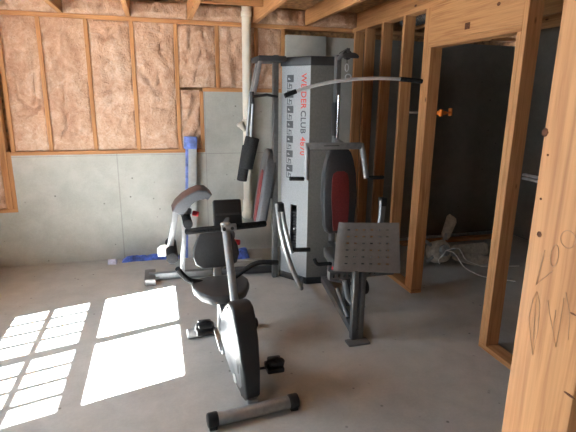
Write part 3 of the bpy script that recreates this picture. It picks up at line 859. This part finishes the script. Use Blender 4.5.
# curl pad: thick curved cushion tilted up to the right
cd = Vector((0.82, 0, 0.52)).normalized(); cu = Vector((-0.52, 0, 0.82)).normalized()
CO = Vector((0.262, LY-0.05, 0.80))
arc = [(-0.165, -0.032), (-0.11, -0.002), (-0.04, 0.016), (0.03, 0.018), (0.09, 0.006), (0.135, -0.025), (0.150, -0.075)]
th = [0.046, 0.044, 0.038, 0.034, 0.034, 0.034, 0.030]
def offs(sgn, k0=0, sc=1.0, add=0.0):
    out = []
    for k in range(len(arc)):
        a = Vector(arc[max(0, k-1)]); b = Vector(arc[min(len(arc)-1, k+1)])
        t = (b-a).normalized(); nn = Vector((-t.y, t.x))
        p = Vector(arc[k])+nn*(sgn*th[k]*sc+add)
        out.append((p.x, p.y))
    return out
cp = MB().prism(offs(1)+offs(-1)[::-1], CO, cd, cu, 0.28, 0.014, 3).build('curl_pad', 'vinyl_grey', gym, angle=50)
MB().prism(offs(1, add=0.004)+offs(1, add=-0.012)[::-1], CO, cd, cu, 0.25, 0.003).build('pad_cover', 'rust_vinyl', cp, angle=50)
MB().bar((0.20, LY, 0.64), (0.27, LY, 0.75), 0.04, 0.04).build('pad_support', 'grey', gym)

# ------------------------------------------------------------------ exercise bike
bike = thing('exercise_bike', 'black and silver seated exercise bike in the middle of the floor, facing the camera', 'exercise bike', (0.42, 2.6, 0))
ax = lambda y: 0.432-0.17*(y-2.2)
def stabilizer(name, a, b, r, caps):
    a, b = Vector(a), Vector(b); d = (b-a).normalized()
    o = MB().cyl(a, b, r, 24, 0.004).build(name, 'silver', bike)
    for k, (p, q) in enumerate(((a-d*0.004, a+d*0.055), (b-d*0.055, b+d*0.004))):
        if k in caps:
            MB().cyl(p+Z*0.001, q+Z*0.001, r*1.12, 24, 0.010).box((p+q)/2-Vector((0.022, r, (p+q).z/2)), (p+q)/2+Vector((0.022, r, -(p+q).z/2+0.02)), 0.004).build('end_cap', 'black', o)
stabilizer('front_stabilizer', (0.178, 2.140, 0.040), (0.682, 2.190, 0.040), 0.036, (0, 1))
stabilizer('rear_stabilizer', (0.135, 3.12, 0.038), (0.655, 3.17, 0.038), 0.034, (1,))
# flywheel housing, outline in (y, z)
hd = Vector((-0.19, 1, 0)).normalized()
so = [(0.005, 0.105), (0.03, 0.07), (0.09, 0.05), (0.20, 0.075), (0.32, 0.15), (0.40, 0.26), (0.41, 0.36), (0.37, 0.46), (0.30, 0.555), (0.24, 0.60), (0.17, 0.605), (0.13, 0.58), (0.07, 0.42), (0.02, 0.25)]
SO = Vector((ax(2.22)+0.006, 2.22, 0.0)); so = [(y, z*0.935) for y, z in so]
fo_z = 0.935
sv = hd.cross(Z).normalized()
hs = MB().prism(so, SO, hd, Z, 0.095, 0.015, 3).taper(SO, sv, 0.05, 0.5, 0.78, 1.1).build('flywheel_housing', 'grey', bike, angle=50)
si = [(0.10+(y-0.10)*0.86+0.035, 0.33+(z-0.33)*0.86) for y, z in so]
for s in (-1, 1):
    MB().prism(si, SO+hd.cross(Z)*0.047*s, hd, Z, 0.012, 0.005).taper(SO, sv, 0.05, 0.5, 0.80, 1.1).build('side_cover', 'cover_grey', hs)
# dark front fairing wrapping the housing's leading edge
fo = [(0.13, 0.60), (0.18, 0.62), (0.225, 0.612), (0.15, 0.42), (0.105, 0.25), (0.10, 0.12), (0.09, 0.045), (0.02, 0.06), (-0.012, 0.10), (0.004, 0.25), (0.055, 0.42), (0.10, 0.55)]
MB().prism([(y, z*0.935) for y, z in fo], SO, hd, Z, 0.112, 0.014, 3).taper(SO, sv, 0.05, 0.5, 0.72, 1.12).build('front_fairing', 'fairing', hs, angle=50)
MB().prism([(0.16+0.028*math.cos(k*PI/8), 0.12+0.028*math.sin(k*PI/8)) for k in range(16)], SO-sv*(0.046), hd, Z, 0.006).build('emblem', 'white_board', hs)
# frame
MB().box((ax(2.2)-0.028, 2.20, 0.03), (ax(2.2)+0.028, 2.34, 0.075), 0.006).build('front_bracket', 'silver', bike)
MB().bar((ax(2.5), 2.50, 0.18), (0.385, 3.14, 0.055), 0.05, 0.06, 0.006).build('frame_rail', 'silver', bike)
MB().bar((ax(2.58), 2.58, 0.20), (0.365, 2.98, 0.37), 0.05, 0.06, 0.006).build('seat_rail', 'silver', bike)
MB().tube([(0.386, 2.47, 0.50), (0.360, 2.635, 0.955)], 0.023, 20).build('mast', 'silver', bike)
MB().tube([(0.388, 2.455, 0.47), (0.383, 2.49, 0.545)], 0.034, 20).build('mast_sleeve', 'black', bike)
hc = Vector((0.360, 2.63, 0.950))
cl = MB().cyl(hc+Vector((-0.028, -0.008, 0.0)), hc+Vector((0.062, -0.008, 0.003)), 0.022, 20, 0.006).cyl(hc+Vector((0, 0, -0.02)), hc+Vector((0, 0.006, 0.030)), 0.030, 20, 0.008).build('handlebar_clamp', 'silver', bike)
MB().cyl(hc+Vector((0.035, -0.034, 0.002)), hc+Vector((0.035, -0.028, 0.002)), 0.010, 14).cyl(hc+Vector((-0.012, -0.040, 0)), hc+Vector((-0.012, -0.028, 0)), 0.010, 14).build('clamp_bolt', 'black', cl)
MB().tube([(0.140, 2.70, 0.920), (0.18, 2.67, 0.930), (0.26, 2.64, 0.942), tuple(hc), (0.46, 2.64, 0.950), (0.56, 2.67, 0.945), (0.610, 2.70, 0.940)], 0.019, 14, True, 0.06).build('handlebar', 'foam', bike)
rc = Matrix.Rotation(math.radians(-16), 3, 'X')
cn = MB().obox((0.380, 2.68, 1.020), (0.168, 0.045, 0.170), rc, 0.012, 2).build('console', 'black', bike)
MB().obox((0.380, 2.655, 1.025), (0.14, 0.006, 0.012), rc).build('console_ledge', 'grey_dark', cn)
MB().bar((0.362, 2.64, 0.95), (0.372, 2.665, 1.0), 0.04, 0.03, 0.004).build('console_bracket', 'grey', bike)
# seat
so2 = [(-0.085, 0.0), (-0.15, 0.07), (-0.19, 0.17), (-0.195, 0.24), (-0.17, 0.30), (-0.08, 0.33), (0.08, 0.33), (0.17, 0.30), (0.195, 0.24), (0.19, 0.17), (0.15, 0.07), (0.085, 0.0)]
MB().prism(so2, (0.372, 2.80, 0.412), (1, 0, 0), (0, 1, 0.06), 0.065, 0.018, 3).build('seat', 'vinyl', bike, angle=50)
MB().box((0.30, 2.88, 0.355), (0.45, 3.08, 0.382), 0.004).build('seat_pan', 'grey', bike)
MB().bar((0.372, 3.0, 0.36), (0.366, 3.02, 0.10), 0.05, 0.06, 0.006).build('seat_post', 'silver', bike)
MB().bar((0.365, 3.11, 0.40), (0.36, 3.17, 0.68), 0.055, 0.025, 0.004, (0, 1, 0)).build('backrest_support', 'silver', bike)
bo = [(-0.10, 0.0), (-0.145, 0.03), (-0.162, 0.09), (-0.155, 0.15), (-0.125, 0.21), (-0.095, 0.26), (-0.075, 0.285), (0.075, 0.285), (0.095, 0.26), (0.125, 0.21), (0.155, 0.15), (0.162, 0.09), (0.145, 0.03), (0.10, 0.0)]
MB().prism(bo, (0.358, 3.13, 0.525), (1, 0, 0), (0, 0.12, 1), 0.06, 0.016, 3).build('backrest', 'vinyl', bike, angle=50)
MB().cyl((0.49, 3.16, 0.69), (0.53, 3.14, 0.69), 0.020, 14, 0.005).build('adjustment_knob', 'red', bike)
MB().tube([(0.36, 3.06, 0.40), (0.22, 3.06, 0.455), (0.16, 3.04, 0.475), (0.115, 3.02, 0.53), (0.085, 3.0, 0.585)], 0.018, 12, True, 0.05).build('side_handle', 'foam', bike)
MB().tube([(0.38, 3.06, 0.40), (0.53, 3.06, 0.50), (0.60, 3.06, 0.545), (0.66, 3.06, 0.56), (0.79, 3.06, 0.545)], 0.018, 12, True, 0.05).build('side_handle', 'foam', bike)
# cranks and pedals
KC = Vector((0.385, 2.58, 0.19))
sidev = hd.cross(Z)            # towards +x
MB().cyl(KC-sidev*0.075, KC+sidev*0.075, 0.022, 16).build('crank_axle', 'steel', bike)
for s, pc in ((-1, Vector((0.225, 2.70, 0.275))), (1, Vector((0.605, 2.42, 0.125)))):
    k0 = KC+sidev*0.075*s; k1 = Vector((k0.x+0.02*s, pc.y, pc.z))
    MB().bar(k0, k1, 0.012, 0.026, 0.003, tuple(sidev)).build('crank', 'steel', bike)
    ped = MB().obox(pc, (0.105, 0.11, 0.034), None, 0.010).cyl(pc, Vector((k1.x, pc.y, pc.z)), 0.008, 10).build('pedal', 'black', bike)
    MB().tube([pc+Vector((-0.050, 0.0, 0)), pc+Vector((-0.052, -0.02, 0.05)), pc+Vector((0, -0.03, 0.075)), pc+Vector((0.052, -0.02, 0.05)), pc+Vector((0.050, 0, 0))], 0.010, 8, True, 0.02).obox(pc+Vector((0, -0.02, 0.048)), (0.085, 0.09, 0.03), None, 0.012).build('pedal_strap', 'black', ped)

# ------------------------------------------------------------------ dark room: ceiling fan on the floor and odds and ends
fan = thing('ceiling_fan', 'dismantled ceiling fan with pale blades and white wires on the floor through the doorway', 'fan', (2.76, 3.98, 0))
FC = Vector((2.745, 3.98, 0.175))
fx = Vector((0.15, -1, 0.45)).normalized()
MB().cyl(FC-fx*0.09, FC+fx*0.06, 0.115, 28, 0.02).build('motor_housing', 'fan_white', fan)
MB().cyl(FC+fx*0.055, FC+fx*0.10, 0.06, 24, 0.012).build('hub_cap', 'steel', fan)
f1 = fx.cross(Z).normalized(); f2 = f1.cross(fx).normalized()
for k, a in enumerate((52, -4, -24, 140, 214)):
    ca_, sa_ = math.cos(math.radians(a)), math.sin(math.radians(a))
    d = -f1*ca_ + f2*sa_
    tip = FC+d*0.55
    if tip.z < 0.03:
        d = (d+Vector((0, 0, (0.03-tip.z)/0.55))).normalized()
    L0, L1 = (0.16, 0.44 if k == 0 else 0.66) if k != 3 else (0.16, 0.26)
    if k == 4: L1 = 0.30
    w_ = d.cross(fx).normalized()
    if k in (0, 1, 2):
        MB().prism([(0.16, -0.04), (0.20, -0.055), (L1-0.04, -0.068), (L1, -0.045), (L1, 0.045), (L1-0.04, 0.068), (0.20, 0.055), (0.16, 0.04)], FC, d, w_, 0.008, 0.002).build('blade', 'fan_white', fan)
    MB().bar(FC+d*0.08, FC+d*0.22, 0.035, 0.012, 0.002, tuple(fx)).build('blade_arm', 'steel', fan)
MB().tube([FC+fx*0.10, FC+fx*0.16+Vector((0.05, 0, -0.03)), (2.88, 3.74, 0.07), (3.0, 3.62, 0.012), (3.25, 3.45, 0.006)], 0.005, 8, True, 0.06).build('wire', 'white_frame', fan)
MB().tube([FC+fx*0.10, FC+fx*0.18+Vector((0.08, 0, 0.02)), (2.98, 3.86, 0.10), (3.2, 3.86, 0.01), (3.6, 3.8, 0.006)], 0.004, 8, True, 0.06).build('wire', 'white_frame', fan)
MB().tube([FC+fx*0.10, FC+fx*0.15+Vector((-0.06, 0, -0.04)), FC+fx*0.12+Vector((-0.10, 0, -0.10)), FC+fx*0.10+Vector((-0.06, 0, -0.14))], 0.005, 8, True, 0.04).build('wire', 'white_frame', fan)
lumber('plank', (2.75, 4.72, 0.0), (4.2, 4.81, 0.038), 'wood_x', 'long plank on the floor along the dark wall behind the ceiling fan', 'plank')
tag(MB().cyl((2.9, 4.90, 0.022), (4.35, 4.93, 0.022), 0.022, 14).build('metal_conduit', 'steel', at=(3.6, 4.92, 0)), 'thin metal conduit on the dark room floor against the back wall', 'conduit')
cp_ = thing('bar_clamp', 'orange bar clamp fixed across the far doorway stud', 'clamp', (2.23, 3.42, 1.57))
MB().box((2.05, 3.565, 1.577), (2.32, 3.58, 1.592), 0.002).build('clamp_bar', 'steel', cp_)
MB().box((2.23, 3.40, 1.572), (2.29, 3.565, 1.602), 0.004).box((2.228, 3.39, 1.56), (2.25, 3.42, 1.615), 0.004).build('clamp_jaw', 'orange', cp_)
MB().box((2.29, 3.41, 1.582), (2.335, 3.45, 1.592), 0.003).box((2.33, 3.40, 1.565), (2.342, 3.44, 1.625), 0.003).build('clamp_handle', 'orange', cp_)
tag(MB().box((PX+0.106, 2.07, 1.205), (PX+0.13, 2.43, 1.22), 0.002).box((PX+0.106, 2.07, 1.228), (PX+0.13, 2.43, 1.243), 0.002).build('metal_strap', 'steel', at=(PX+0.11, 2.25, 1.205)), 'double metal strap behind the studs between the doorway and near post', 'strap')
dk = MB()
pts = [(2.50, y, 2.475) for y in [2.3+k*0.03 for k in range(76)]]
dk.tube(pts, 0.08, 18, True, 0, [0.086 if k % 2 else 0.074 for k in range(len(pts))])
tag(dk.build('foil_duct', 'foil', at=(2.50, 3.4, 2.39)), 'crinkled silver foil duct between the joists of the dark room', 'duct')
